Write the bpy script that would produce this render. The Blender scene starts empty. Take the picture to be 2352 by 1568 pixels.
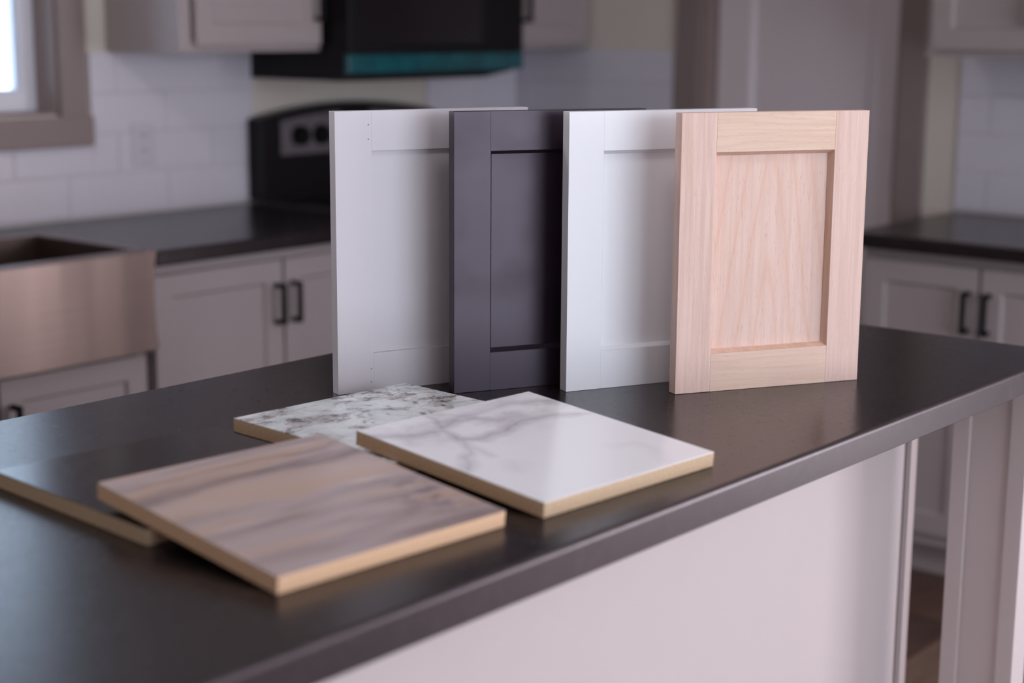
import bpy, bmesh, math, random
from mathutils import Matrix, Vector
random.seed(7)
S = bpy.context.scene
COL = S.collection
PI = math.pi

# ---------------------------------------------------------------- camera, world, lights, exposure
cam_d = bpy.data.cameras.new('camera')
cam = bpy.data.objects.new('camera', cam_d); COL.objects.link(cam)
fwd = Vector((0.75212, 0.63046, -0.19191)); right = Vector((0.64332, -0.76557, 0.00623)); up = right.cross(fwd)
M = Matrix.Identity(4)
for i in range(3):
    M[i][0] = right[i]; M[i][1] = up[i]; M[i][2] = -fwd[i]
M[2][3] = 1.4456
cam.matrix_world = M
cam_d.sensor_width = 36; cam_d.lens = 3752.65 / 2352 * 36
cam_d.clip_start = 0.05
cam_d.dof.use_dof = True; cam_d.dof.focus_distance = 2.33; cam_d.dof.aperture_fstop = 2.2
S.camera = cam
S.view_settings.view_transform = 'Standard'; S.view_settings.look = 'None'
S.view_settings.gamma = 1; S.view_settings.use_curve_mapping = False
S.view_settings.exposure = 0.0

w = bpy.data.worlds.new('daylight'); S.world = w; w.use_nodes = True
nt = w.node_tree; bg = nt.nodes['Background']
tc = nt.nodes.new('ShaderNodeTexCoord'); sp = nt.nodes.new('ShaderNodeSeparateXYZ'); rp = nt.nodes.new('ShaderNodeValToRGB')
nt.links.new(tc.outputs['Generated'], sp.inputs[0]); nt.links.new(sp.outputs['Z'], rp.inputs[0]); nt.links.new(rp.outputs[0], bg.inputs[0])
rp.color_ramp.elements[0].position = 0.0; rp.color_ramp.elements[0].color = (0.72, 0.86, 1.0, 1)
rp.color_ramp.elements[1].position = 0.6; rp.color_ramp.elements[1].color = (0.46, 0.68, 1.0, 1)
bg.inputs[1].default_value = 3.7

def area(name, loc, rot, sx, sy, power, col, portal=False):
    l = bpy.data.lights.new(name, 'AREA'); l.shape = 'RECTANGLE'; l.size = sx; l.size_y = sy
    l.energy = power; l.color = col
    if portal: l.cycles.is_portal = True
    o = bpy.data.objects.new(name, l); COL.objects.link(o); o.location = loc; o.rotation_euler = rot
    return o
# daylight through the glazed patio opening behind the camera, the side window and the sink window
area('patio_daylight', (1.75, -2.46, 1.25), (PI/2, 0, 0), 3.0, 2.1, 32, (1.0, 0.87, 0.88))
area('side_daylight', (4.50, -1.35, 1.12), (PI/2, 0, PI/2), 1.7, 2.1, 84, (1.0, 0.86, 0.90))
area('added_ceiling_fill', (1.35, 0.75, 2.53), (0, 0, 0), .30, .30, 4.0, (1.0, 0.93, 0.90))  # fill added to brighten the level surfaces on the island, no known fixture
area('added_ceiling_fill', (1.2, 2.7, 2.53), (0, 0, 0), .30, .30, 10.5, (1.0, 0.93, 0.90))  # second added fill, lifting the back tiles and base cabinets
area('patio_portal', (1.75, -2.53, 1.25), (PI/2, 0, 0), 3.0, 2.1, 1, (1, 1, 1), True)
area('side_portal', (4.57, -1.35, 1.12), (PI/2, 0, PI/2), 1.7, 2.1, 1, (1, 1, 1), True)
area('left_portal', (-2.51, 1.1, 1.45), (PI/2, 0, -PI/2), 0.5, 0.9, 1, (1, 1, 1), True)
area('sink_window_portal', (1.96, 3.86, 1.75), (-PI/2, 0, 0), 1.12, 1.06, 1, (1, 1, 1), True)

# ---------------------------------------------------------------- helpers
class MB:
    def __init__(s): s.v = []; s.f = []; s.m = []
    def quad(s, *pts):
        n = len(s.v); s.v += [tuple(p) for p in pts]; s.f.append(tuple(range(n, n+len(pts)))); return s
    def box(s, x0, x1, y0, y1, z0, z1):
        n = len(s.v)
        s.v += [(x0,y0,z0),(x1,y0,z0),(x1,y1,z0),(x0,y1,z0),(x0,y0,z1),(x1,y0,z1),(x1,y1,z1),(x0,y1,z1)]
        s.f += [tuple(n+i for i in q) for q in ((0,3,2,1),(4,5,6,7),(0,1,5,4),(1,2,6,5),(2,3,7,6),(3,0,4,7))]
        return s
    def prism(s, poly, a0, a1, axis='y'):
        """poly in the two other axes, extruded along axis"""
        n = len(s.v); k = len(poly)
        for a in (a0, a1):
            for p, q in poly:
                s.v.append({'y': (p, a, q), 'x': (a, p, q), 'z': (p, q, a)}[axis])
        s.f.append(tuple(n+i for i in range(k))); s.f.append(tuple(n+k+i for i in reversed(range(k))))
        for i in range(k):
            j = (i+1) % k; s.f.append((n+i, n+k+i, n+k+j, n+j))
        return s
    def cyl(s, c, r, h, axis='y', seg=24, r2=None):
        r2 = r if r2 is None else r2
        n = len(s.v)
        for a, rr in ((0, r), (h, r2)):
            for i in range(seg):
                t = 2*PI*i/seg; p, q = rr*math.cos(t), rr*math.sin(t)
                d = {'y': (p, a, q), 'x': (a, p, q), 'z': (p, q, a)}[axis]
                s.v.append((c[0]+d[0], c[1]+d[1], c[2]+d[2]))
        s.f.append(tuple(n+i for i in range(seg))); s.f.append(tuple(n+seg+i for i in reversed(range(seg))))
        for i in range(seg):
            j = (i+1) % seg; s.f.append((n+i, n+seg+i, n+seg+j, n+j))
        return s
    def ring(s, x0, x1, z0, z1, wx, wz, y0, y1, slope=0.0, depth=None):
        """rectangular frame in the xz plane, front at y0, back at y1; inner lip slopes in by `slope` down to `depth`"""
        depth = (y1-y0) if depth is None else depth
        o = [(x0,z0),(x1,z0),(x1,z1),(x0,z1)]
        i = [(x0+wx,z0+wz),(x1-wx,z0+wz),(x1-wx,z1-wz),(x0+wx,z1-wz)]
        b = [(x0+wx+slope,z0+wz+slope),(x1-wx-slope,z0+wz+slope),(x1-wx-slope,z1-wz-slope),(x0+wx+slope,z1-wz-slope)]
        n = len(s.v)
        for P, y in ((o,y0),(i,y0),(b,y0+depth),(b,y1),(o,y1)):
            s.v += [(p[0], y, p[1]) for p in P]
        for L in range(5):
            for k in range(4):
                j = (k+1) % 4; a = n+4*L; c = n+4*((L+1) % 5)
                s.f.append((a+k, a+j, c+j, c+k))
        return s
    def tube(s, pts, r, seg=8):
        pts = [Vector(p) for p in pts]; n = len(s.v)
        for i, p in enumerate(pts):
            d = (pts[min(i+1, len(pts)-1)] - pts[max(i-1, 0)]).normalized()
            a = d.orthogonal().normalized() if i == 0 else (a - d*a.dot(d)).normalized()
            b = d.cross(a)
            rr = r[i] if isinstance(r, (list, tuple)) else r
            for k in range(seg):
                t = 2*PI*k/seg; s.v.append(tuple(p + a*math.cos(t)*rr + b*math.sin(t)*rr))
        for i in range(len(pts)-1):
            for k in range(seg):
                j = (k+1) % seg; s.f.append((n+i*seg+k, n+i*seg+j, n+(i+1)*seg+j, n+(i+1)*seg+k))
        s.f.append(tuple(n+k for k in range(seg))); s.f.append(tuple(n+(len(pts)-1)*seg+k for k in reversed(range(seg))))
        return s

def build(name, mb, mat, parent=None, bev=0.0, smooth=False, label=None, kind=None, seg=2):
    me = bpy.data.meshes.new(name); me.from_pydata(mb.v, [], mb.f)
    bm = bmesh.new(); bm.from_mesh(me); bmesh.ops.recalc_face_normals(bm, faces=bm.faces); bm.to_mesh(me); bm.free()
    me.materials.append(mat)
    o = bpy.data.objects.new(name, me); COL.objects.link(o)
    if smooth:
        for p in me.polygons: p.use_smooth = len(p.vertices) < 8
    if bev:
        md = o.modifiers.new('bevel', 'BEVEL'); md.width = bev; md.segments = seg; md.limit_method = 'ANGLE'; md.angle_limit = 0.6
        md.harden_normals = False
    if parent: o.parent = parent
    if label: o['label'] = label
    if kind: o['kind'] = kind
    return o
def thing(name, label, cat, loc=(0,0,0), rz=0.0, group=None):
    o = bpy.data.objects.new(name, None); COL.objects.link(o); o.location = loc; o.rotation_euler = (0, 0, rz)
    o.empty_display_size = 0.05
    o['label'] = label; o['category'] = cat
    if group: o['group'] = group
    return o
def tag(o, label, cat, group=None):
    o['label'] = label; o['category'] = cat
    if group: o['group'] = group
    return o
def copy_tree(o, parent=None):
    c = o.copy(); COL.objects.link(c); c.parent = parent
    for ch in list(o.children): copy_tree(ch, c)
    return c

# ---------------------------------------------------------------- materials
class NT:
    def __init__(s, name):
        s.m = bpy.data.materials.new(name); s.m.use_nodes = True; s.t = s.m.node_tree; s.b = s.t.nodes['Principled BSDF']
        s.co = s.t.nodes.new('ShaderNodeTexCoord').outputs['Object']
    def n(s, ty, **kw):
        x = s.t.nodes.new('ShaderNode'+ty)
        for k, v in kw.items(): setattr(x, k, v)
        return x
    def l(s, a, b): s.t.links.new(a, b)
    def setb(s, **kw):
        for k, v in kw.items(): s.b.inputs[k.replace('_', ' ')].default_value = v
        return s
    def map(s, scale=(1,1,1), loc=(0,0,0), rot=(0,0,0), src=None):
        x = s.n('Mapping'); s.l(src or s.co, x.inputs[0]); x.inputs['Scale'].default_value = scale
        x.inputs['Location'].default_value = loc; x.inputs['Rotation'].default_value = rot; return x.outputs[0]
    def noise(s, vec, scale=5, detail=4, rough=.5, dist=0):
        x = s.n('TexNoise'); s.l(vec, x.inputs['Vector']); x.inputs['Scale'].default_value = scale
        x.inputs['Detail'].default_value = detail; x.inputs['Roughness'].default_value = rough; x.inputs['Distortion'].default_value = dist
        return x.outputs[0]
    def ramp(s, fac, stops, interp='LINEAR'):
        x = s.n('ValToRGB'); s.l(fac, x.inputs[0]); cr = x.color_ramp; cr.interpolation = interp
        while len(cr.elements) < len(stops): cr.elements.new(.5)
        for e, (p, c) in zip(cr.elements, stops):
            e.position = p; e.color = (c, c, c, 1) if isinstance(c, (int, float)) else (*c, 1)
        return x.outputs[0]
    def mix(s, fac, a, b, mode='MIX'):
        x = s.n('Mix', data_type='RGBA', blend_type=mode)
        for i, v in ((0, fac), (6, a), (7, b)):
            if isinstance(v, (int, float)): x.inputs[i].default_value = v
            elif isinstance(v, tuple): x.inputs[i].default_value = (*v, 1)
            else: s.l(v, x.inputs[i])
        return x.outputs[2]
    def math(s, op, a, b=0.0):
        x = s.n('Math', operation=op)
        for i, v in ((0, a), (1, b)):
            if isinstance(v, (int, float)): x.inputs[i].default_value = v
            else: s.l(v, x.inputs[i])
        return x.outputs[0]
    def bump(s, h, strength=.2, dist=.001):
        x = s.n('Bump'); s.l(h, x.inputs['Height']); x.inputs['Strength'].default_value = strength; x.inputs['Distance'].default_value = dist
        s.l(x.outputs[0], s.b.inputs['Normal'])
    def color(s, out): s.l(out, s.b.inputs['Base Color'])

def C(r, g, b):   # sRGB 0-255 to linear
    f = lambda c: (c/255/12.92) if c/255 <= .04045 else ((c/255+.055)/1.055)**2.4
    return (f(r), f(g), f(b))

def paint(name, col, rough=.45, var=.04, scale=6, bump=.05, spec=.5):
    t = NT(name); n = t.noise(t.co, scale, 3)
    d = tuple(c*(1-var) for c in col); u = tuple(min(1, c*(1+var)) for c in col)
    t.color(t.ramp(n, [(.3, d), (.7, u)])); t.setb(Roughness=rough)
    t.b.inputs['Specular IOR Level'].default_value = spec
    if bump: t.bump(t.noise(t.co, 350, 2), bump, .0004)
    return t.m

M_wall = paint('cream_wall_paint', C(212, 203, 194), .8, .02)
M_ceil = paint('white_ceiling_paint', C(225, 223, 222), .9, .02)
M_cab = paint('warm_grey_cabinet_paint', C(162, 151, 151), .45, .015)
M_cabside = M_cab
M_isl = paint('pale_grey_island_paint', C(202, 189, 187), .45, .012)
M_trim = paint('taupe_trim_paint', C(138, 122, 120), .5, .03)
M_doorp = paint('pale_grey_door_paint', C(222, 212, 216), .5, .02)
M_jamb = paint('taupe_jamb_paint', C(142, 124, 120), .5, .03)
M_vinyl = paint('white_vinyl', C(222, 222, 232), .35, .01, bump=0)
M_tile = paint('white_glazed_tile', C(214, 210, 220), .22, .02, 3, 0)
M_grout = paint('pale_pink_grout', C(202, 195, 200), .9, .03, 30)
M_black = paint('matte_black_metal', C(10, 8, 10), .6, .1, 20, 0, .2)
M_appl = paint('black_enamel', C(12, 8, 12), .4, .05, 4, 0, .25)
M_apglass = paint('black_appliance_glass', C(22, 18, 22), .2, .05, 4, 0)
M_toe = paint('dark_gap', C(60, 52, 52), .7, .05, 10, 0)
M_plate = paint('white_plastic', C(205, 200, 212), .35, .01, 4, 0)
M_slot = paint('grey_socket_plastic', C(150, 145, 156), .4, .02, 4, 0)
M_grey = paint('light_grey_door_paint', C(204, 199, 205), .4, .012, 5, .06)
M_white = paint('white_door_paint', C(236, 236, 241), .34, .008, 5, .06)
M_nail = paint('nail_hole_brown', C(90, 80, 80), .8, .05, 50, 0)

def blackdoor():
    t = NT('charcoal_black_door_paint'); n = t.noise(t.co, 7, 4)
    t.color(t.ramp(n, [(.3, C(36, 27, 38)), (.7, C(42, 32, 44))]))
    sm = t.noise(t.map((9, 9, 14), (1.3, 0, .4)), 1, 3)
    t.l(t.ramp(sm, [(.45, .36), (.7, .43)]), t.b.inputs['Roughness'])
    t.b.inputs['Specular IOR Level'].default_value = .62; t.b.inputs['Specular Tint'].default_value = (1, .86, .98, 1)
    t.bump(t.noise(t.co, 400, 2), .05, .0004); return t.m
M_blackdoor = blackdoor()

def counter(name='dark_brown_laminate', base=(21, 15, 18), rough=.25):
    t = NT(name)
    n1 = t.noise(t.map((1, 1, 1)), 5, 8, .6, .6); n2 = t.noise(t.map((1, 1, 1), (3, 1, 2)), 90, 5, .7)
    b = C(*base)
    c = t.ramp(n1, [(.3, tuple(x*.8 for x in b)), (.55, b), (.75, tuple(x*1.5 for x in b))])
    sp = t.ramp(t.noise(t.co, 420, 2, .6), [(.74, 0.0), (.82, .16)])
    c = t.mix(sp, c, C(80, 74, 76))
    vein = t.ramp(t.noise(t.map((1, 1, 1), (5, 2, 0)), 9, 8, .65, 1.2), [(.485, 0.0), (.5, .14), (.515, 0.0)])
    c = t.mix(vein, c, C(92, 84, 88))
    t.color(c)
    r = t.ramp(n2, [(.3, rough-.025), (.7, rough+.035)]); t.l(r, t.b.inputs['Roughness'])
    t.b.inputs['Specular IOR Level'].default_value = .5; t.b.inputs['Specular Tint'].default_value = (1, .87, .88, 1)
    t.bump(n2, .02, .0006); return t.m
M_counter = counter()
M_edge = counter('worktop_laminate_lit_edge', (34, 26, 31), .3)  # worktop laminate made lighter and shinier for the light caught on the front edge
M_edge.node_tree.nodes['Principled BSDF'].inputs['Specular IOR Level'].default_value = .68
M_blacklam = counter('black_brown_sample_laminate', (20, 15, 19), .18)

def steel():
    t = NT('brushed_stainless_steel')
    n = t.noise(t.map((1.0, 1, 260)), 3, 4)
    t.color(t.ramp(n, [(.3, C(122, 106, 100)), (.7, C(136, 120, 114))]))
    t.setb(Metallic=1.0); t.l(t.ramp(n, [(.3, .3), (.7, .4)]), t.b.inputs['Roughness'])
    t.bump(t.noise(t.map((5, 1, .3)), 1.2, 1), .35, .02); return t.m
M_steel = steel()
def silver():
    t = NT('silver_control_panel'); t.color(t.ramp(t.noise(t.map((60, 1, 1)), 4, 2), [(.3, C(105, 98, 104)), (.7, C(120, 112, 118))]))
    t.setb(Metallic=.4, Roughness=.4); return t.m
M_silver = silver()
M_teal = paint('teal_protective_film', C(14, 78, 86), .18, .25, 14, 0)

def chip():
    t = NT('particleboard_core')
    a = t.noise(t.map((60, 60, 240)), 4, 4, .7); b = t.noise(t.map((170, 170, 420), (3, 1, 0)), 4, 3, .7)
    c = t.ramp(a, [(.28, C(158, 126, 92)), (.5, C(205, 176, 144)), (.72, C(226, 202, 174))])
    c = t.mix(t.ramp(b, [(.58, 0.0), (.70, .6)]), c, C(124, 98, 72))
    t.color(c); t.setb(Roughness=.85); t.bump(b, .3, .0006); return t.m
M_chip = chip()
def mdf():
    t = NT('honey_particleboard_core')
    a = t.noise(t.map((60, 60, 240)), 4, 4, .7)
    c = t.ramp(a, [(.28, C(206, 162, 124)), (.5, C(232, 190, 152)), (.72, C(242, 208, 176))])
    t.color(c); t.setb(Roughness=.85); t.bump(a, .2, .0006); return t.m
M_chip2 = mdf()

def marble():
    t = NT('white_marble_laminate')
    wob = t.n('TexNoise'); t.l(t.co, wob.inputs['Vector']); wob.inputs['Scale'].default_value = 22; wob.inputs['Detail'].default_value = 2.5
    off = t.n('VectorMath', operation='MULTIPLY_ADD'); t.l(wob.outputs['Color'], off.inputs[0]); off.inputs[1].default_value = (.034, .034, 0); t.l(t.co, off.inputs[2])
    pos = off.outputs[0]; SH = .017
    def seg(a, b):
        ax, ay, bx, by = a[0]+SH, a[1]+SH, b[0]+SH, b[1]+SH
        d = t.n('VectorMath', operation='SUBTRACT'); t.l(pos, d.inputs[0]); d.inputs[1].default_value = (ax, ay, 0)
        f = t.n('VectorMath', operation='MULTIPLY'); t.l(d.outputs[0], f.inputs[0]); f.inputs[1].default_value = (1, 1, 0)
        ex, ey = bx-ax, by-ay; L2 = ex*ex+ey*ey
        dt = t.n('VectorMath', operation='DOT_PRODUCT'); t.l(f.outputs[0], dt.inputs[0]); dt.inputs[1].default_value = (ex/L2, ey/L2, 0)
        cl = t.n('Clamp'); t.l(dt.outputs['Value'], cl.inputs[0])
        sc = t.n('VectorMath', operation='SCALE'); sc.inputs[0].default_value = (ex, ey, 0); t.l(cl.outputs[0], sc.inputs['Scale'])
        ds = t.n('VectorMath', operation='DISTANCE'); t.l(f.outputs[0], ds.inputs[0]); t.l(sc.outputs[0], ds.inputs[1])
        return ds.outputs['Value']
    def path(pts, w, amt):
        d = None
        for a, b in zip(pts[:-1], pts[1:]):
            q = seg(a, b); d = q if d is None else t.math('MINIMUM', d, q)
        return t.ramp(t.math('DIVIDE', d, w*1.7), [(0.0, amt*.85), (.3, amt*.45), (1.0, 0.0)], 'EASE')
    vs = [path([(-.007, .287), (.045, .251), (.089, .250), (.080, .212), (.1, .202), (.145, .209), (.201, .226), (.284, .203)], .011, .85),
          path([(.117, .305), (.101, .272), (.089, .250)], .008, .6),
          path([(.089, .259), (.127, .276), (.182, .284), (.248, .286), (.29, .262)], .012, .6),
          path([(.128, .309), (.152, .27), (.178, .241), (.215, .239)], .010, .5),
          path([(.091, .215), (.053, .171), (.004, .128)], .009, .6),
          path([(.076, .194), (.072, .167), (.074, .146)], .007, .4),
          path([(.212, .089), (.251, .073), (.251, .052), (.224, .011)], .011, .16),
          path([(.073, .117), (.055, .092)], .012, .22), path([(.02, .235), (.06, .285)], .010, .4)]
    vv = vs[0]
    for q in vs[1:]: vv = t.math('MAXIMUM', vv, q)
    haze = path([(.05, .29), (.10, .262), (.16, .262), (.22, .268), (.29, .262)], .062, .62)
    vv = t.math('MULTIPLY', vv, t.ramp(t.noise(t.map((1, 1, 1), (3, 1, 0)), 17, 4), [(.3, .45), (.62, 1.0)]))
    c = t.mix(t.math('MULTIPLY', haze, t.ramp(t.noise(t.map((1, 2, 1)), 16, 4, .55), [(.4, .12), (.62, 1.0)])), C(238, 237, 242), C(160, 152, 163))
    c = t.mix(t.math('MULTIPLY', vv, .85), c, C(132, 122, 136))
    t.color(c); t.setb(Roughness=.16); return t.m
M_marble = marble()
def granite():
    t = NT('speckled_granite_laminate')
    a = t.noise(t.map((1, 1.5, 1), (.2, .4, 0), (0, 0, .25)), 17, 10, .68, .9)
    b = t.noise(t.map((1, 1.4, 1), (2.2, .9, 0), (0, 0, .2)), 48, 8, .75, .4)
    d = t.noise(t.map((1, 1, 1), (7, 3, 0)), 8, 3)
    c = t.ramp(t.noise(t.map((1, 1, 1), (5, 5, 0)), 22, 6, .6), [(.32, C(186, 194, 198)), (.5, C(216, 221, 224)), (.7, C(232, 235, 236))])
    c = t.mix(t.ramp(a, [(.49, 0.0), (.58, .5), (.68, .75)]), c, C(150, 142, 142))
    spots = t.math('MULTIPLY', t.ramp(b, [(.50, 0.0), (.56, .9)]), t.ramp(a, [(.50, 0.0), (.58, 1.0)]))
    c = t.mix(spots, c, C(84, 66, 64))
    c = t.mix(t.math('MULTIPLY', t.ramp(b, [(.57, 0.0), (.62, .8)]), t.ramp(d, [(.42, 0.0), (.55, 1.0)])), c, C(96, 78, 76))
    t.color(c); t.setb(Roughness=.28); return t.m
M_granite = granite()
def slate():
    t = NT('brown_streaked_stone_laminate')
    a = t.noise(t.map((1.6, 12, 1), (.1, .62, 0), (0, 0, .03)), 2.1, 4, .5, .35)
    b = t.noise(t.map((2.4, 26, 1), (3.1, .2, 0), (0, 0, .05)), 1.6, 4, .55, .5)
    c = t.ramp(a, [(.22, C(104, 86, 86)), (.36, C(154, 136, 134)), (.48, C(174, 158, 160)), (.60, C(184, 158, 144)), (.78, C(164, 148, 152))])
    sy = t.n('SeparateXYZ'); t.l(t.co, sy.inputs[0])
    yy = t.math('ADD', sy.outputs['Y'], t.math('MULTIPLY', t.math('SUBTRACT', t.noise(t.map((3, 9, 1), (1, 4, 0)), 2.5, 4), .5), .06))
    for (yc, wd, am) in ((.240, .024, .95), (.275, .010, .45), (.118, .022, .28), (.04, .02, .2)):
        line = t.ramp(t.math('DIVIDE', t.math('ABSOLUTE', t.math('SUBTRACT', yy, yc)), wd), [(0.0, am), (1.0, 0.0)], 'EASE')
        c = t.mix(t.math('MULTIPLY', line, t.ramp(b, [(.3, 1.0), (.6, .35)])), c, C(84, 66, 68))
    tan = t.ramp(t.math('DIVIDE', t.math('ABSOLUTE', t.math('SUBTRACT', yy, .195)), .045), [(0.0, .5), (1.0, 0.0)], 'EASE')
    c = t.mix(t.math('MULTIPLY', tan, t.ramp(a, [(.35, 1.0), (.6, .3)])), c, C(200, 170, 148))
    c = t.mix(t.ramp(b, [(.60, 0.0), (.74, .6)]), c, C(214, 200, 192))
    # dark mottled patch near the front right corner
    vm = t.n('VectorMath', operation='DISTANCE'); t.l(t.co, vm.inputs[0]); vm.inputs[1].default_value = (.275, .085, .018)
    spot = t.ramp(vm.outputs['Value'], [(.02, 1.0), (.085, 0.0)])
    blot = t.ramp(t.noise(t.map((1, 1.6, 1)), 34, 5, .6), [(.46, 0.0), (.60, .5)])
    c = t.mix(t.math('MULTIPLY', spot, blot), c, C(84, 74, 82))
    t.color(c); t.setb(Roughness=.3); return t.m
M_slate = slate()

def oak(name, axis, seed=0.0, base=((206, 176, 160), (226, 200, 184)), cathedral=False, streak=.55):
    t = NT(name)
    lo, hi = base
    if axis == 'z': s1, s2 = (1, 1, .03), (1, 1, .09)
    else: s1, s2 = (.035, 1, 1), (.09, 1, 1)
    rot = (0, 0, 0) if axis == 'z' else (0, .04, 0)
    a = t.noise(t.map(s1, (seed, seed*2, seed), rot), 150, 4, .6, .15)
    pores = t.noise(t.map(s2, (seed+3, 1, 2), rot), 700, 2, .6)
    tone = t.noise(t.map((1, 1, 1), (seed, 0, 1)), 5, 2)
    c = t.ramp(a, [(.28, C(*lo)), (.6, C(*hi))])
    c = t.mix(t.math('MULTIPLY', t.ramp(tone, [(.35, 0.0), (.7, 1.0)]), .5), c, C(222, 190, 178))
    if cathedral:
        sep = t.n('SeparateXYZ'); t.l(t.co, sep.inputs[0])
        dx = t.math('SUBTRACT', sep.outputs['X'], .150)
        q = t.math('SQRT', t.math('ADD', t.math('MULTIPLY', dx, dx), .00006))
        wob = t.math('MULTIPLY', t.noise(t.map((1, 1, .22), (2, 0, .5)), 9, 2, .5), .30)
        f = t.math('ADD', t.math('ADD', sep.outputs['Z'], t.math('MULTIPLY', q, 6.2)), wob)
        band = t.math('FRACT', t.math('MULTIPLY', f, 5.5))
        cath = t.ramp(band, [(0.0, .9), (.16, .12), (.5, 0.0), (.86, .25), (1.0, .9)])
        fine = t.ramp(t.math('FRACT', t.math('MULTIPLY', f, 22.0)), [(0.0, .3), (.3, 0.0), (1.0, .3)])
        c = t.mix(t.math('MULTIPLY', cath, streak), c, C(220, 176, 154))
        c = t.mix(t.math('MULTIPLY', fine, streak*.45), c, C(216, 178, 158))
    elif axis == 'x':
        f = t.math('ADD', t.n('SeparateXYZ').outputs['Z'], 0.0)
        sepn = [n for n in t.t.nodes if n.type == 'SEPXYZ'][-1]; t.l(t.co, sepn.inputs[0])
        wob = t.math('MULTIPLY', t.noise(t.map((.25, 1, 1), (seed*3, 0, 1)), 9, 2, .5), .10)
        f2 = t.math('ADD', f, wob)
        band = t.ramp(t.math('FRACT', t.math('MULTIPLY', f2, 95.0)), [(0.0, .6), (.25, 0.0), (.8, 0.0), (1.0, .6)])
        c = t.mix(t.math('MULTIPLY', band, streak*.7), c, C(212, 174, 148))
    c = t.mix(t.ramp(pores, [(.60, 0.0), (.74, .5)]), c, C(196, 146, 128))
    t.color(c); t.setb(Roughness=.62); t.b.inputs['Specular IOR Level'].default_value = .3
    t.bump(pores, .15, .0005); return t.m
M_oak_s = oak('red_oak_stile', 'z', 0.0, ((212, 178, 164), (230, 202, 190)))
M_oak_r = oak('red_oak_rail', 'x', 1.7, ((220, 188, 166), (232, 206, 186)))
M_oak_p = oak('red_oak_panel', 'z', 4.2, ((222, 190, 176), (233, 206, 193)), True)
M_oak_m = oak('red_oak_moulding_shaded', 'z', 2.2, ((198, 154, 132), (216, 178, 156)))  # oak in a darker copy, shade of the moulding's slopes put into the colour

def plank_mat(name, a, b, seed):
    t = NT(name)
    n = t.noise(t.map((1.5, 16, 1), (seed, seed, 0)), 5, 6, .6, .6)
    t.color(t.ramp(n, [(.25, C(*a)), (.75, C(*b))])); t.setb(Roughness=.45); t.bump(n, .1, .001); return t.m
M_planks = [plank_mat('walnut_plank_dark', (56, 38, 32), (88, 64, 54), 1), plank_mat('walnut_plank_mid', (72, 50, 42), (108, 80, 68), 5),
            plank_mat('walnut_plank_light', (92, 70, 58), (128, 102, 88), 9)]
def glass():
    t = NT('clear_window_glass'); nd = t.t
    tr = t.n('BsdfTransparent'); gl = t.n('BsdfGlossy'); gl.inputs['Roughness'].default_value = .02
    fr = t.n('Fresnel'); fr.inputs[0].default_value = 1.45; mx = t.n('MixShader')
    t.l(fr.outputs[0], mx.inputs[0]); t.l(tr.outputs[0], mx.inputs[1]); t.l(gl.outputs[0], mx.inputs[2])
    t.l(mx.outputs[0], nd.nodes['Material Output'].inputs['Surface']); return t.m
M_glass = glass()

# ---------------------------------------------------------------- setting
T = 0.914                       # worktop height
YW, XR = 3.725, 4.460           # back wall, right wall
XL, YF, ZC = -2.4, -2.4, 2.62
TH = 0.12
WX0, WX1, WZ0, WZ1 = 1.351, 2.569, 1.195, 2.32      # sink window opening
DY0, DY1, DZ = 2.25, 2.955, 2.06                     # pantry door opening in right wall
# wall_back: wall with the window hole, overlapping the corners
mb = MB()
mb.box(XL-TH, WX0, YW, YW+TH, 0, ZC).box(WX1, XR+TH, YW, YW+TH, 0, ZC).box(WX0, WX1, YW, YW+TH, 0, WZ0).box(WX0, WX1, YW, YW+TH, WZ1, ZC)
wall_back = build('wall_back', mb, M_wall, kind='structure')
mb = MB()
SY0, SY1, SZ0, SZ1 = -2.2, -.5, .06, 2.2              # side window opening
mb.box(XR, XR+TH, DY1, YW, 0, ZC).box(XR, XR+TH, DY0, DY1, DZ, ZC).box(XR, XR+TH, SY1, DY0, 0, ZC)
mb.box(XR, XR+TH, SY0, SY1, 0, SZ0).box(XR, XR+TH, SY0, SY1, SZ1, ZC).box(XR, XR+TH, YF, SY0, 0, ZC)
wall_right = build('wall_right', mb, M_wall, kind='structure')
LY0, LY1 = .85, 1.35  # unseen opening, added to let cool light in from the left
build('wall_left', MB().box(XL-TH, XL, YF, LY0, 0, ZC).box(XL-TH, XL, LY1, YW, 0, ZC).box(XL-TH, XL, LY0, LY1, 0, 1.0).box(XL-TH, XL, LY0, LY1, 1.9, ZC), M_wall, kind='structure')
PX0, PX1, PZ1 = .2, 3.3, 2.32                        # patio opening
mb = MB().box(XL-TH, PX0, YF-TH, YF, 0, ZC).box(PX1, XR+TH, YF-TH, YF, 0, ZC).box(PX0, PX1, YF-TH, YF, PZ1, ZC).box(PX0, PX1, YF-TH, YF, 0, .16)
build('wall_front', mb, M_wall, kind='structure')
build('ceiling', MB().box(XL-TH, XR+TH, YF-TH, YW+TH, ZC, ZC+.1), M_ceil, kind='structure')
floor = build('floor', MB().box(XL-TH, XR+TH, YF-TH, YW+TH, -.1, -.008), M_toe, kind='structure')
# floor planks: individual ones where the photograph shows the floor, the rest joined
pw, pl = .148, 1.22
rest = MB(); plank_me = {}
nrow = int((YW-YF)/pw)+1
for r in range(nrow):
    y0 = YF + r*pw; y1 = min(y0+pw-.002, YW)
    x = XL - random.random()*pl
    while x < XR:
        xa, xb = max(x, XL), min(x+pl-.002, XR)
        if xb-xa > .02:
            if xb > 2.62 and xa < 3.95 and 0.7 < y0 < 2.3:
                p = build('plank', MB().box(xa, xb, y0, y1, -.008, 0), random.choice(M_planks), floor, bev=.001, seg=1)
            else: rest.box(xa, xb, y0, y1, -.008, 0)
        x += pl
build('plank_field', rest, M_planks[1], floor, kind='stuff')

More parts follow.
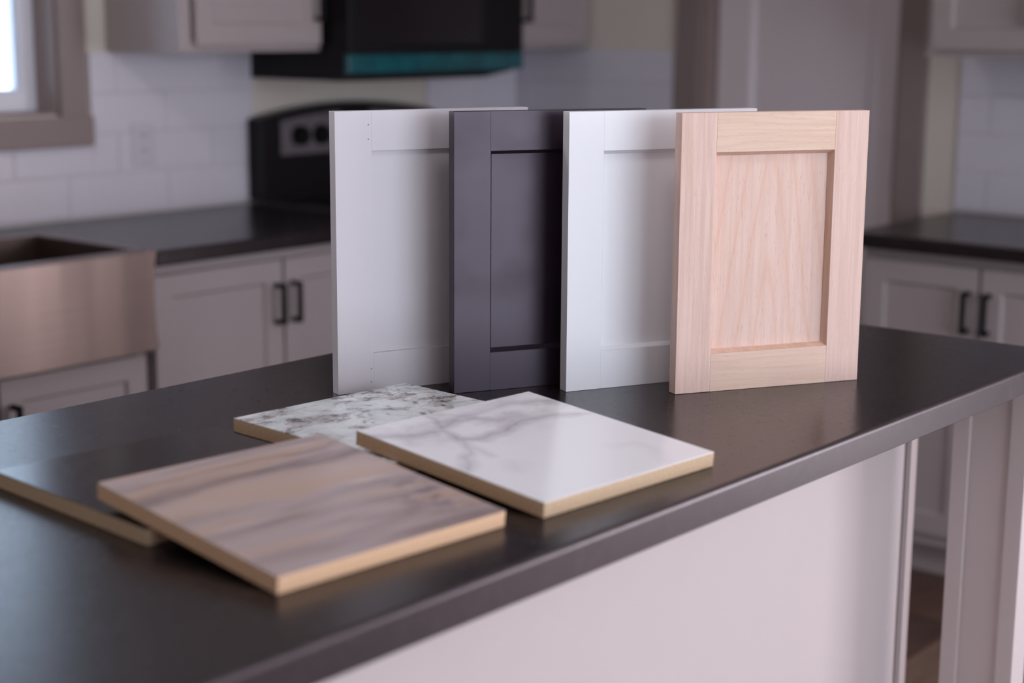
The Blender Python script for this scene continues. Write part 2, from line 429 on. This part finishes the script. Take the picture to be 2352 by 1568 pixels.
# sink window
win = bpy.data.objects.new('window_1', None); COL.objects.link(win); win['kind'] = 'structure'
win.location = (0, YW, 0)
cw = .082
build('casing', MB().box(WX1, WX1+cw, -.018, 0, WZ0-.005, WZ1+.09), M_trim, win, .002)
build('casing', MB().box(WX0-cw, WX0, -.018, 0, WZ0-.005, WZ1+.09), M_trim, win, .002)
build('sill', MB().box(WX0-cw-.014, WX1+cw+.014, -.022, .0, 1.113, WZ0-.004), M_trim, win, .002)
build('head_casing', MB().box(WX0-cw-.014, WX1+cw+.014, -.022, 0, WZ1+.0005, WZ1+.09), M_trim, win, .002)
rv = MB().box(WX1-.008, WX1, 0, .115, WZ0, WZ1).box(WX0, WX0+.008, 0, .115, WZ0, WZ1).box(WX0, WX1, 0, .115, WZ0, WZ0+.008).box(WX0, WX1, 0, .115, WZ1-.008, WZ1)
build('reveal', rv, M_trim, win)
build('sash_frame', MB().ring(WX0+.008, WX1-.008, WZ0+.008, WZ1-.008, .042, .052, .085, .135, .006, .02), M_vinyl, win, .002)
build('pane', MB().box(WX0+.045, WX1-.045, .105, .110, WZ0+.055, WZ1-.055), M_glass, win)
build('mullion', MB().box(1.945, 1.975, .088, .125, WZ0+.06, WZ1-.06), M_vinyl, win, .002)
# bare tree outside the sink window
tr = thing('bare_tree', 'bare dark twigs of a tree seen outside the sink window at left', 'tree', (3.3, 6.6, 0))
tb = MB()
def branch(p, d, L, r, depth):
    pts = [p]; q = Vector(p)
    for k in range(4):
        d = (d + Vector((random.uniform(-.2, .2), random.uniform(-.2, .2), random.uniform(-.05, .2)))).normalized(); q = q + d*L/4; pts.append(tuple(q))
    tb.tube(pts, [r*(1-.15*k) for k in range(5)], 5)
    if depth:
        for k in range(3): branch(pts[2+k % 3], (d+Vector((random.uniform(-.9, .9), random.uniform(-.9, .9), random.uniform(-.3, .7)))).normalized(), L*.66, r*.5, depth-1)
branch((.9, 0, 0), Vector((0, 0, 1)), 2.0, .07, 4)
build('branches', tb, paint('dark_bark', C(60, 52, 50), .9), tr)
build('ground_outside', MB().box(-6, 14, YW+TH+.02, 30, -.3, -.2), paint('snowy_ground', C(225, 228, 235), .9), kind='structure')
# patio frame and side window frame behind the camera
pf = MB().ring(PX0, PX1, .16, PZ1, .06, .06, YF-.10, YF-.03)
for x in (PX0+1.02, PX0+2.05): pf.box(x-.03, x+.03, YF-.10, YF-.03, .22, PZ1-.06)
build('window_2', pf, M_vinyl, kind='structure')
sf = bpy.data.objects.new('window_3', None); COL.objects.link(sf); sf['kind'] = 'structure'; sf.location = (XR, SY1, 0); sf.rotation_euler = (0, 0, -PI/2)
build('sash_frame', MB().ring(0, SY1-SY0, SZ0, SZ1, .055, .055, .03, .08).box(.83, .87, .03, .08, SZ0+.05, SZ1-.05), M_vinyl, sf)

lf = bpy.data.objects.new('added_window_4', None); COL.objects.link(lf); lf['kind'] = 'structure'; lf.location = (XL, LY0, 0); lf.rotation_euler = (0, 0, PI/2)  # frame of the added left opening, sized for the light it lets in
build('sash_frame', MB().ring(0, LY1-LY0, 1.0, 1.9, .05, .05, .03, .08).box(.235, .265, .03, .08, 1.05, 1.85), M_vinyl, lf)
# pantry door in the right wall (local x runs towards the camera)
dr = bpy.data.objects.new('door_1', None); COL.objects.link(dr); dr['kind'] = 'structure'
dr.location = (XR, DY1, 0); dr.rotation_euler = (0, 0, -PI/2)
dw = DY1-DY0
build('casing', MB().box(-.085, 0, -.018, 0, 0, DZ+.085), M_trim, dr, .002)
build('casing', MB().box(dw, dw+.085, -.018, 0, 0, DZ+.085), M_trim, dr, .002)
build('head_casing', MB().box(0, dw, -.018, 0, DZ, DZ+.085), M_trim, dr, .002)
build('jamb', MB().box(0, .016, 0, .119, 0, DZ).box(dw-.016, dw, 0, .119, 0, DZ).box(.016, dw-.016, 0, .119, DZ-.016, DZ), M_jamb, dr)
dl, dq, ds = .019, dw-.019, .115
build('stile', MB().box(dl, dl+ds, .07, .105, .01, DZ-.02), M_doorp, dr, .002)
build('stile', MB().box(dq-ds, dq, .07, .105, .01, DZ-.02), M_doorp, dr, .002)
for z0, z1 in ((.01, .22), (.78, .90), (1.93, DZ-.02)):
    build('rail', MB().box(dl+ds, dq-ds, .07, .105, z0, z1), M_doorp, dr, .002)
for z0, z1 in ((.22, .78), (.90, 1.93)):
    p = build('panel', MB().box(dl+ds, dq-ds, .083, .098, z0, z1), M_doorp, dr)
    build('panel_moulding', MB().ring(dl+ds, dq-ds, z0, z1, .006, .006, .071, .083, .014, .0119), M_doorp, p)
kb = MB().cyl((dl+.06, .0695, .96), .012, -.03).cyl((dl+.06, .045, .96), .026, -.022, r2=.018)
build('door_knob', kb, M_black, dr, smooth=True)

# tiles ------------------------------------------------------------
tile_w, tile_h, z_first = .330, .109, .924
cache = {}
def tiles(parent, a0, a1, fn, holes=(), first=2.423, inv=False):
    """rows of tiles in wall coordinate a; fn(a0,a1,z0,z1) returns box bounds"""
    for r in range(4):
        z0, z1 = z_first + r*tile_h, z_first + (r+1)*tile_h - .003
        off = first + (0 if r % 2 else tile_w/2)
        k = math.floor((a0-off)/tile_w)
        while off + k*tile_w < a1:
            s, e = max(a0, off+k*tile_w), min(a1, off+(k+1)*tile_w-.003)
            k += 1
            segs = [(s, e, z0, z1)]
            for (h0, h1, hz) in holes:
                out = []
                for (s_, e_, q0, q1) in segs:
                    if q1 <= hz or e_ <= h0 or s_ >= h1: out.append((s_, e_, q0, q1)); continue
                    if s_ < h0: out.append((s_, h0, q0, q1))
                    if e_ > h1: out.append((h1, e_, q0, q1))
                    if q0 < hz-.012: out.append((max(s_, h0), min(e_, h1), q0, hz))
                segs = out
            for (s_, e_, q0, q1) in segs:
                if e_-s_ < .008: continue
                key = (round(e_-s_, 4), round(q1-q0, 4), inv)
                if key not in cache:
                    m_ = MB().box(0, e_-s_, -.008, -.0005, 0, q1-q0)
                    o = build('tile', m_, M_tile, parent, .0018, seg=2); cache[key] = o.data
                else:
                    o = bpy.data.objects.new('tile', cache[key]); COL.objects.link(o); o.parent = parent
                    md = o.modifiers.new('bevel', 'BEVEL'); md.width = .0018; md.segments = 2
                o.location, o.rotation_euler = fn(s_, q0)
tiles(wall_back, .9, 3.238, lambda a, z: ((a, YW, z), (0, 0, 0)), holes=[(WX0-cw-.016, WX1+cw+.016, 1.111)])
tiles(wall_back, 3.99, XR-.010, lambda a, z: ((a, YW, z), (0, 0, 0)))
tiles(wall_right, -(YW-.010), -(DY1+.1), lambda a, z: ((XR, -a, z), (0, 0, -PI/2)), inv=True)
tiles(wall_right, -2.062, -.3, lambda a, z: ((XR, -a, z), (0, 0, -PI/2)), first=-1.80, inv=True)
gr = MB().box(.9, 3.238, YW-.0045, YW+.001, T, 1.357-.247).box(.9, WX0-cw-.016, YW-.0045, YW+.001, 1.11, 1.357).box(WX1+cw+.016, 3.238, YW-.0045, YW+.001, 1.11, 1.357)
gr.box(3.99, XR, YW-.0045, YW+.001, T, 1.357)
build('grout', gr, M_grout, wall_back)
build('grout', MB().box(XR-.0045, XR+.001, DY1+.1, YW, T, 1.357).box(XR-.0045, XR+.001, .3, 2.062, T, 1.357), M_grout, wall_right)

for (x, y) in ((1.35, .75), (1.2, 2.7)):  # unseen housings for the two added ceiling fills
    cl = thing('added_ceiling_light', 'unseen square fill light added on the ceiling above the island' if y < 1 else 'unseen square fill light added on the ceiling above the aisle in front of the sink', 'lamp', (x, y, 2.54), 0, 'added square ceiling lights')
    build('housing', MB().box(-.19, .19, -.19, -.165, 0, .079).box(-.19, .19, .165, .19, 0, .079).box(-.19, -.165, -.165, .165, 0, .079).box(.165, .19, -.165, .165, 0, .079), M_plate, cl)
    build('back_plate', MB().box(-.165, .165, -.165, .165, .06, .078), M_plate, cl)
# outlet -----------------------------------------------------------
ou = thing('wall_outlet', 'white double socket plate on the white tiles right of the sink window', 'outlet', (2.832, YW-.008, 1.11))
build('cover_plate', MB().box(-.036, .036, -.006, 0, -.058, .058), M_plate, ou, .002)
for z in (-.021, .021):
    s_ = build('socket', MB().cyl((0, -.0085, z), .017, .003, seg=20), M_plate, ou)
    build('slot', MB().box(-.007, -.005, -.0092, -.0084, z-.003, z+.006).box(.005, .007, -.0092, -.0084, z-.003, z+.006), M_black, s_)

# ---------------------------------------------------------------- cabinets
def handle_part(parent, x, z0, z1, y=-.019):
    m = MB().box(x-.006, x+.006, y-.036, y-.024, z0, z1).box(x-.006, x+.006, y-.025, y, z0, z0+.012).box(x-.006, x+.006, y-.025, y, z1-.012, z1)
    return build('handle', m, M_black, parent, .0015)
def shaker_door(parent, x0, x1, z0, z1, hx=None, hz=None, mat=None, st=.055):
    mat = mat or M_cab
    d = build('door', MB().ring(x0, x1, z0, z1, st, st, -.019, -.0005, .005, .009), mat, parent, .0012)
    build('panel', MB().box(x0+st+.002, x1-st-.002, -.010, -.003, z0+st+.002, z1-st-.002), mat, d)
    if hx is not None: handle_part(d, hx, *hz)
    return d
def base_cabinet(label, loc, rz, w, doors, top=.876, dtop=.846, group=None, frame_l=.012, frame_r=.012):
    t = thing('base_cabinet', label, 'cabinet', loc, rz, 'grey base cabinets')
    build('carcass', MB().box(0, w, .019, .585, .10, top-.001), M_cab, t)
    n = len(doors)
    build('face_frame', MB().ring(0, w, .10, top, .03, .03, 0, .0188), M_cab, t, .001)
    build('toe_kick', MB().box(0, w, .075, .09, 0, .0995), M_cab, t)
    for (a, b, side) in doors:
        hx = (b-.024) if side == 'r' else (a+.024)
        shaker_door(t, a, b, .135, dtop, hx, (dtop-.165, dtop-.058))
    return t
CY = YW-.591
base_cabinet('grey cabinet under the back worktop, between the steel sink and the stove', (2.387, CY, 0), 0, .82,
             [(.004, .411, 'r'), (.419, .816, 'l')])
sb = thing('sink_cabinet', 'grey two-door cabinet below the stainless apron sink', 'cabinet', (1.553, CY, 0), 0, 'grey base cabinets')
build('carcass', MB().box(0, .812, .019, .585, .10, .655), M_cab, sb)
build('side_panel', MB().box(.792, .812, .10, .585, .656, .875), M_cab, sb)
build('side_panel', MB().box(0, .02, .10, .585, .656, .875), M_cab, sb)
build('face_frame', MB().ring(0, .812, .10, .672, .03, .008, 0, .0188), M_cab, sb)
build('toe_kick', MB().box(0, .812, .075, .09, 0, .0995), M_cab, sb)
shaker_door(sb, .004, .402, .135, .664, .376, (.50, .607))
shaker_door(sb, .410, .808, .135, .664, .438, (.50, .607))
base_cabinet('grey cabinet at the left end of the back worktop, left of the sink', (.95, CY, 0), 0, .59, [(.004, .291, 'r'), (.299, .586, 'l')])
base_cabinet('grey corner cabinet right of the black stove', (3.982, CY, 0), 0, .476, [(.03, .446, 'l')])
RX = XR-.591
base_cabinet('grey two-door cabinet under the far end of the right worktop', (RX, 2.03, 0), -PI/2, .665, [(.012, .325, 'r'), (.333, .653, 'l')])
base_cabinet('grey two-door cabinet at the near end of the right worktop', (RX, 1.362, 0), -PI/2, .665, [(.012, .329, 'r'), (.337, .653, 'l')])

def upper_cabinet(label, loc, rz, w, doors, z0=1.362, z1=2.12):
    t = thing('upper_cabinet', label, 'cabinet', loc, rz, 'grey wall cabinets')
    build('carcass', MB().box(.0, w, .019, .308, z0, z1), M_cab, t, .001)
    build('face_frame', MB().ring(0, w, z0, z1, .04, .03, 0, .0188), M_cab, t, .001)
    for (a, b, side) in doors:
        d = shaker_door(t, a, b, z0+.018, z1-.015, (b-.022) if side == 'r' else (a+.022), (z0+.082, z0+.19))
    return t
UY = YW-.311
upper_cabinet('grey wall cabinet left of the black microwave', (2.727, UY, 0), 0, .497, [(.045, .486, 'r')])
upper_cabinet('grey wall cabinet in the corner right of the black microwave', (3.992, UY, 0), 0, .466, [(.085, .452, 'l')])
upper_cabinet('grey wall cabinet above the far end of the right worktop', (XR-.311, 2.025, 0), -PI/2, .66, [(.022, .326, 'r'), (.334, .638, 'l')])
upper_cabinet('grey wall cabinet above the near end of the right worktop', (XR-.311, 1.362, 0), -PI/2, .66, [(.022, .326, 'r'), (.334, .638, 'l')])

# ---------------------------------------------------------------- worktops
def slab_mesh(poly, z0, z1): return MB().prism(poly, z0, z1, 'z')
wt = build('worktop', slab_mesh([(.94, YW-.648), (1.553, YW-.648), (1.553, YW-.195), (2.372, YW-.195), (2.372, YW-.648), (3.207, YW-.648), (3.207, YW-.0005), (.94, YW-.0005)], T-.038, T), M_counter, bev=.004)
tag(wt, 'dark worktop along the back wall around the sink, left of the stove', 'worktop', 'dark laminate worktops')
wt = build('worktop', slab_mesh([(3.978, YW-.648), (XR-.0005, YW-.648), (XR-.0005, YW-.0095), (3.978, YW-.0095)], T-.038, T), M_counter, bev=.004)
tag(wt, 'short dark worktop in the corner right of the stove', 'worktop', 'dark laminate worktops')
wt = build('worktop', slab_mesh([(XR-.648, .67), (XR-.009, .67), (XR-.009, 2.06), (XR-.648, 2.06)], T-.038, T), M_counter, bev=.004)
tag(wt, 'dark worktop along the right wall, before the pantry door', 'worktop', 'dark laminate worktops')

# ---------------------------------------------------------------- farmhouse sink
sk = thing('farmhouse_sink', 'stainless steel apron sink set in the back worktop below the window', 'sink', (1.556, YW-.665, 0))
sw, sd = .812, .468
# apron: slightly bowed front
N = 12; ap = MB(); grid = []
for j in range(9):
    z = .682 + (.916-.682)*j/8
    row = []
    for i in range(N+1):
        u = i/N; x = u*sw
        e = .010*(1-abs(2*j/8-1)**2)            # ends pulled in at mid-height
        x = x + (e if u < .5 else -e)*abs(2*u-1)**6
        y = .012 - .012*math.sin(PI*u)
        row.append((x, y, z))
    grid.append(row)
n0 = len(ap.v)
for row in grid: ap.v += row
for row in grid: ap.v += [(p[0], .03, p[2]) for p in row]
W_ = N+1; K = 9*W_
for j in range(8):
    for i in range(N):
        a = j*W_+i; ap.f.append((a, a+1, a+W_+1, a+W_)); ap.f.append((K+a, K+a+W_, K+a+W_+1, K+a+1))
for i in range(N): ap.f.append((i, K+i, K+i+1, i+1)); a = 8*W_+i; ap.f.append((a, a+1, K+a+1, K+a))
for j in range(8): a = j*W_; ap.f.append((a, a+W_, K+a+W_, K+a)); a += N; ap.f.append((a, K+a, K+a+W_, a+W_))
build('apron', ap, M_steel, sk, smooth=False, bev=0)
build('rim', MB().prism([(0, .014), (sw, .014), (sw, sd), (0, sd)], .9145, .9175, 'z') if False else
      MB().box(0, sw, .012, .055, .912, .918).box(0, sw, sd-.03, sd, .912, .918).box(0, .035, .055, sd-.03, .912, .918).box(sw-.035, sw, .055, sd-.03, .912, .918), M_steel, sk, .0015)
bs = MB(); x0, x1, y0, y1, z0, z1 = .035, sw-.035, .055, sd-.03, .69, .912
bs.quad((x0,y0,z0),(x1,y0,z0),(x1,y1,z0),(x0,y1,z0)).quad((x0,y0,z0),(x0,y0,z1),(x1,y0,z1),(x1,y0,z0)).quad((x0,y1,z0),(x1,y1,z0),(x1,y1,z1),(x0,y1,z1))
bs.quad((x0,y0,z0),(x0,y1,z0),(x0,y1,z1),(x0,y0,z1)).quad((x1,y0,z0),(x1,y0,z1),(x1,y1,z1),(x1,y1,z0))
b_ = build('basin', bs, M_steel, sk)
md = b_.modifiers.new('thick', 'SOLIDIFY'); md.thickness = .003
build('drain', MB().cyl((sw/2, .25, .692), .045, .004, 'z'), M_black, sk)

# ---------------------------------------------------------------- stove
rg = thing('stove', 'freestanding black electric stove with arched control back against the back wall', 'stove', (3.211, YW-.665, 0))
rw = .762
build('body', MB().box(0, rw, .03, .655, .02, .895), M_appl, rg, .004)
build('cooktop', MB().box(0, rw, .0, .60, .896, .922), M_apglass, rg, .006)
od = build('oven_door', MB().box(.01, rw-.01, .0, .029, .21, .80), M_appl, rg, .006)
build('window', MB().box(.14, rw-.14, -.002, .0, .36, .66), M_apglass, od)
build('handle', MB().cyl((.07, -.045, .765), .012, rw-.14, 'x').box(.085, .105, -.045, .0, .757, .773).box(rw-.105, rw-.085, -.045, .0, .757, .773), M_black, od)
build('drawer', MB().box(.01, rw-.01, .0, .029, .05, .20), M_appl, rg, .006)
for k in range(4):
    build('burner_ring', MB().cyl(((.2, .2, .56, .56)[k], (.17, .44, .17, .44)[k], .9222), (.10, .075, .075, .10)[k], .0006, 'z', 32), M_slot if False else M_appl, rg)
arc = [(0, .923)] + [(rw*i/24, 1.160 + .040*math.sin(PI*i/24)**.8) for i in range(25)] + [(rw, .923)]
build('backguard', MB().prism(arc, .595, .655, 'y'), M_appl, rg, .003)
for s0, s1 in ((.075, .315), (rw-.315, rw-.075)):
    def top(x): return 1.160 + .040*math.sin(PI*x/rw)**.8 - .022
    poly = [(s0, 1.052), (s1, 1.052)] + [(s1+(s0-s1)*i/8, top(s1+(s0-s1)*i/8)) for i in range(9)]
    cp = build('control_panel', MB().prism(poly, .590, .596, 'y'), M_silver, rg, .001, label='silver control panel')
    for kx in ((s0+.072, s0+.158) if s0 < .2 else (s1-.158, s1-.072)):
        build('knob', MB().cyl((kx, .5895, 1.108), .031, -.020, r2=.027).box(kx-.004, kx+.004, .562, .570, 1.082, 1.134), M_black, cp)
build('display', MB().box(.33, rw-.33, .590, .596, 1.075, 1.150), M_apglass, rg, .002)

# ---------------------------------------------------------------- microwave
mw = thing('microwave', 'black over-the-stove microwave with teal film strip along its bottom front', 'microwave', (3.232, YW-.42, 1.279))
mwid = .755
build('body', MB().prism([(0, .0), (.60, 0.0), (.72, .016), (mwid, .026), (mwid, .44), (0, .44)], .022, .4195, 'y'), M_appl, mw, .003)
build('film_strip', MB().box(.0, mwid, .0, .0215, .022, .074), M_teal, mw, .002, label='teal film on the lower front vent')
md_ = build('door', MB().ring(0, .60, .0755, .44, .03, .028, 0, .0215), M_appl, mw, .002)
build('window', MB().box(.03, .57, .004, .02, .103, .412), M_apglass, md_)
build('control_panel', MB().box(.603, mwid, 0, .0215, .0755, .44), M_appl, mw, .002)
build('handle', MB().box(.575, .592, -.035, -.02, .26, .42).box(.578, .589, -.021, 0, .27, .285).box(.578, .589, -.021, 0, .39, .41), M_appl, mw, .003)
gv = MB()
for k in range(10): gv.box(.08+.04*k, .105+.04*k, .12, .34, -.0025, -.0005)
build('vent_grille', gv, M_black, mw)

# ---------------------------------------------------------------- island
IX0, IX1, IY0, IY1 = .30, 2.630, .9947, 1.9024
it = build('island_worktop', MB().box(IX0, IX1, IY0+.0062, IY1, T-.040, T), M_counter, bev=.0008, seg=2)
fe = MB().prism([(IY0+.0062, T-.040), (IY0+.001, T-.040), (IY0, T-.039)] + [(IY0+.006-.006*math.cos(k*PI/12), T-.006+.006*math.sin(k*PI/12)) for k in range(7)] + [(IY0+.0062, T)], IX0, IX1, 'x')
build('front_edge', fe, M_edge, it, smooth=False)
tag(it, 'large dark brown laminate island worktop carrying the door and slab samples', 'worktop', 'dark laminate worktops')
isl = thing('kitchen_island', 'pale grey island base with corner posts under the large dark worktop', 'island', (0, 0, 0))
HB = T-.0405
build('carcass', MB().box(.42, 2.595, 1.262, 1.85, .10, HB), M_isl, isl)
build('back_panel', MB().box(.42, 2.561, 1.250, 1.2615, 0, HB), M_isl, isl)
build('edge_trim', MB().box(2.566, 2.600, 1.244, 1.275, 0, HB), M_isl, isl, .002)
build('edge_trim', MB().box(2.5685, 2.578, 1.241, 1.2435, 0, HB), M_isl, isl, .001)
build('toe_kick', MB().box(.44, 2.58, 1.28, 1.79, 0, .0995), M_isl, isl)
for a in range(3):
    x0 = 2.585 - (a+1)*.72
    d = build('door', MB().ring(x0+.004, x0+.716, .135, .84, .055, .055, 1.8505, 1.869, .005, .009), M_isl, isl, .001)
    build('panel', MB().box(x0+.06, x0+.66, 1.853, 1.861, .19, .785), M_isl, d)
def post(x0, x1, y0, y1):
    p = build('post', MB().box(x0+.007, x1-.007, y0+.007, y1-.007, 0, HB), M_isl, isl, .001)
    sw_ = .030
    for (ya, yb) in ((y0, y0+sw_), (y1-sw_, y1)):
        build('stile', MB().box(x0, x1, ya, yb, 0, HB), M_isl, p, .0015)
    build('rail', MB().box(x0, x1, y0+sw_, y1-sw_, 0, .14), M_isl, p, .0015)
    return p
post(2.560, 2.615, 1.031, 1.162)
post(.36, .415, 1.031, 1.162)

# ---------------------------------------------------------------- sample doors on the island
def sample_door(label, o, a, w, mats, H=.4066, th=.0196, sw=.0565, recess=.0105, slope=.005, soft=.0007):
    ms, mr, mp, mm = mats
    t = thing('sample_door', label, 'cabinet door', (o[0], o[1], T+.0003), a, 'sample cabinet doors standing on the island')
    for (xa, xb) in ((0, sw), (w-sw, w)):
        build('stile', MB().box(xa, xb, 0, th, 0, H), ms, t, soft)
    for (za, zb) in ((0, sw), (H-sw, H)):
        build('rail', MB().box(sw, w-sw, 0.00003, th-.0001, za, zb), mr, t, soft*.6)
    build('panel', MB().box(sw+.0002, w-sw-.0002, recess, recess+.006, sw+.0002, H-sw-.0002), mp, t)
    if slope:
        z = MB(); x0, x1, z0, z1 = sw+.0002, w-sw-.0002, sw+.0002, H-sw-.0002
        o4 = [(x0,z0),(x1,z0),(x1,z1),(x0,z1)]; i4 = [(x0+slope,z0+slope),(x1-slope,z0+slope),(x1-slope,z1-slope),(x0+slope,z1-slope)]
        nv = len(z.v)
        for P, y in ((o4, .0006), (i4, recess-.0012), (i4, recess-.0002), (o4, recess-.0002)):
            z.v += [(p[0], y, p[1]) for p in P]
        for L in range(4):
            for k in range(4):
                j = (k+1) % 4; a_ = 4*L; c_ = 4*((L+1) % 4); z.f.append((a_+k, a_+j, c_+j, c_+k))
        build('moulding', z, mm, t)
    return t
g = sample_door('light grey painted shaker door standing leftmost of the four on the island', (1.6055, 1.6728), -.3604, .3125, [M_grey]*4, recess=.006, slope=0, soft=.00025)
for (u, v) in ((.0517, .387), (.0515, .3667), (.0525, .0338), (.0523, .0143)):
    build('nail_hole', MB().cyl((u, -.0001, v), .0009, .0004, seg=10), M_nail, g)
sample_door('charcoal black painted shaker door standing between the grey and white doors', (1.7242, 1.5546), -.4645, .3062, [M_blackdoor]*4, soft=.0003)
sample_door('white painted shaker door standing behind the raw oak door', (1.8404, 1.4390), -.4359, .3150, [M_white]*4, soft=.0003)
sample_door('unfinished pale oak shaker door standing rightmost and nearest of the four', (1.9327, 1.3097), -.5104, .3079, [M_oak_s, M_oak_r, M_oak_p, M_oak_m])

# ---------------------------------------------------------------- laminate slab samples
def slab(label, loc, rot, top, core, size=.3046, h=.3127, th=.0184):
    t = thing('laminate_sample', label, 'sample board', loc, 0, 'laminate sample boards on the island')
    a, b, c = rot
    Rm = Matrix.Rotation(a, 4, 'Z') @ Matrix.Rotation(b, 4, 'X') @ Matrix.Rotation(c, 4, 'Y')
    t.rotation_euler = Rm.to_euler()
    build('core', MB().box(0, size, 0, h, 0, th-.0010), core, t, .0006)
    build('laminate_face', MB().box(0, size, 0, h, th-.00098, th), top, t, .0004)
    return t
slab('near-black laminate sample board lying at the left edge, under the brown board', (.9919, 1.3192, .9143), (-.0719, 0, 0), M_blacklam, M_chip)
slab('white and brown speckled granite-look sample board at the back, partly under the marble one', (1.3437, 1.3090, .9143), (-.0674, 0, 0), M_granite, M_chip)
slab('white marble-look sample board with grey veins, resting on the speckled board', (1.3341, 1.0722, .9145), (-.0683, .0800, 0), M_marble, M_chip)
slab('brown streaked stone-look sample board, nearest the camera, resting on the near-black board', (.9812, 1.1092, .9145), (-.0763, .0900, 0), M_slate, M_chip2)
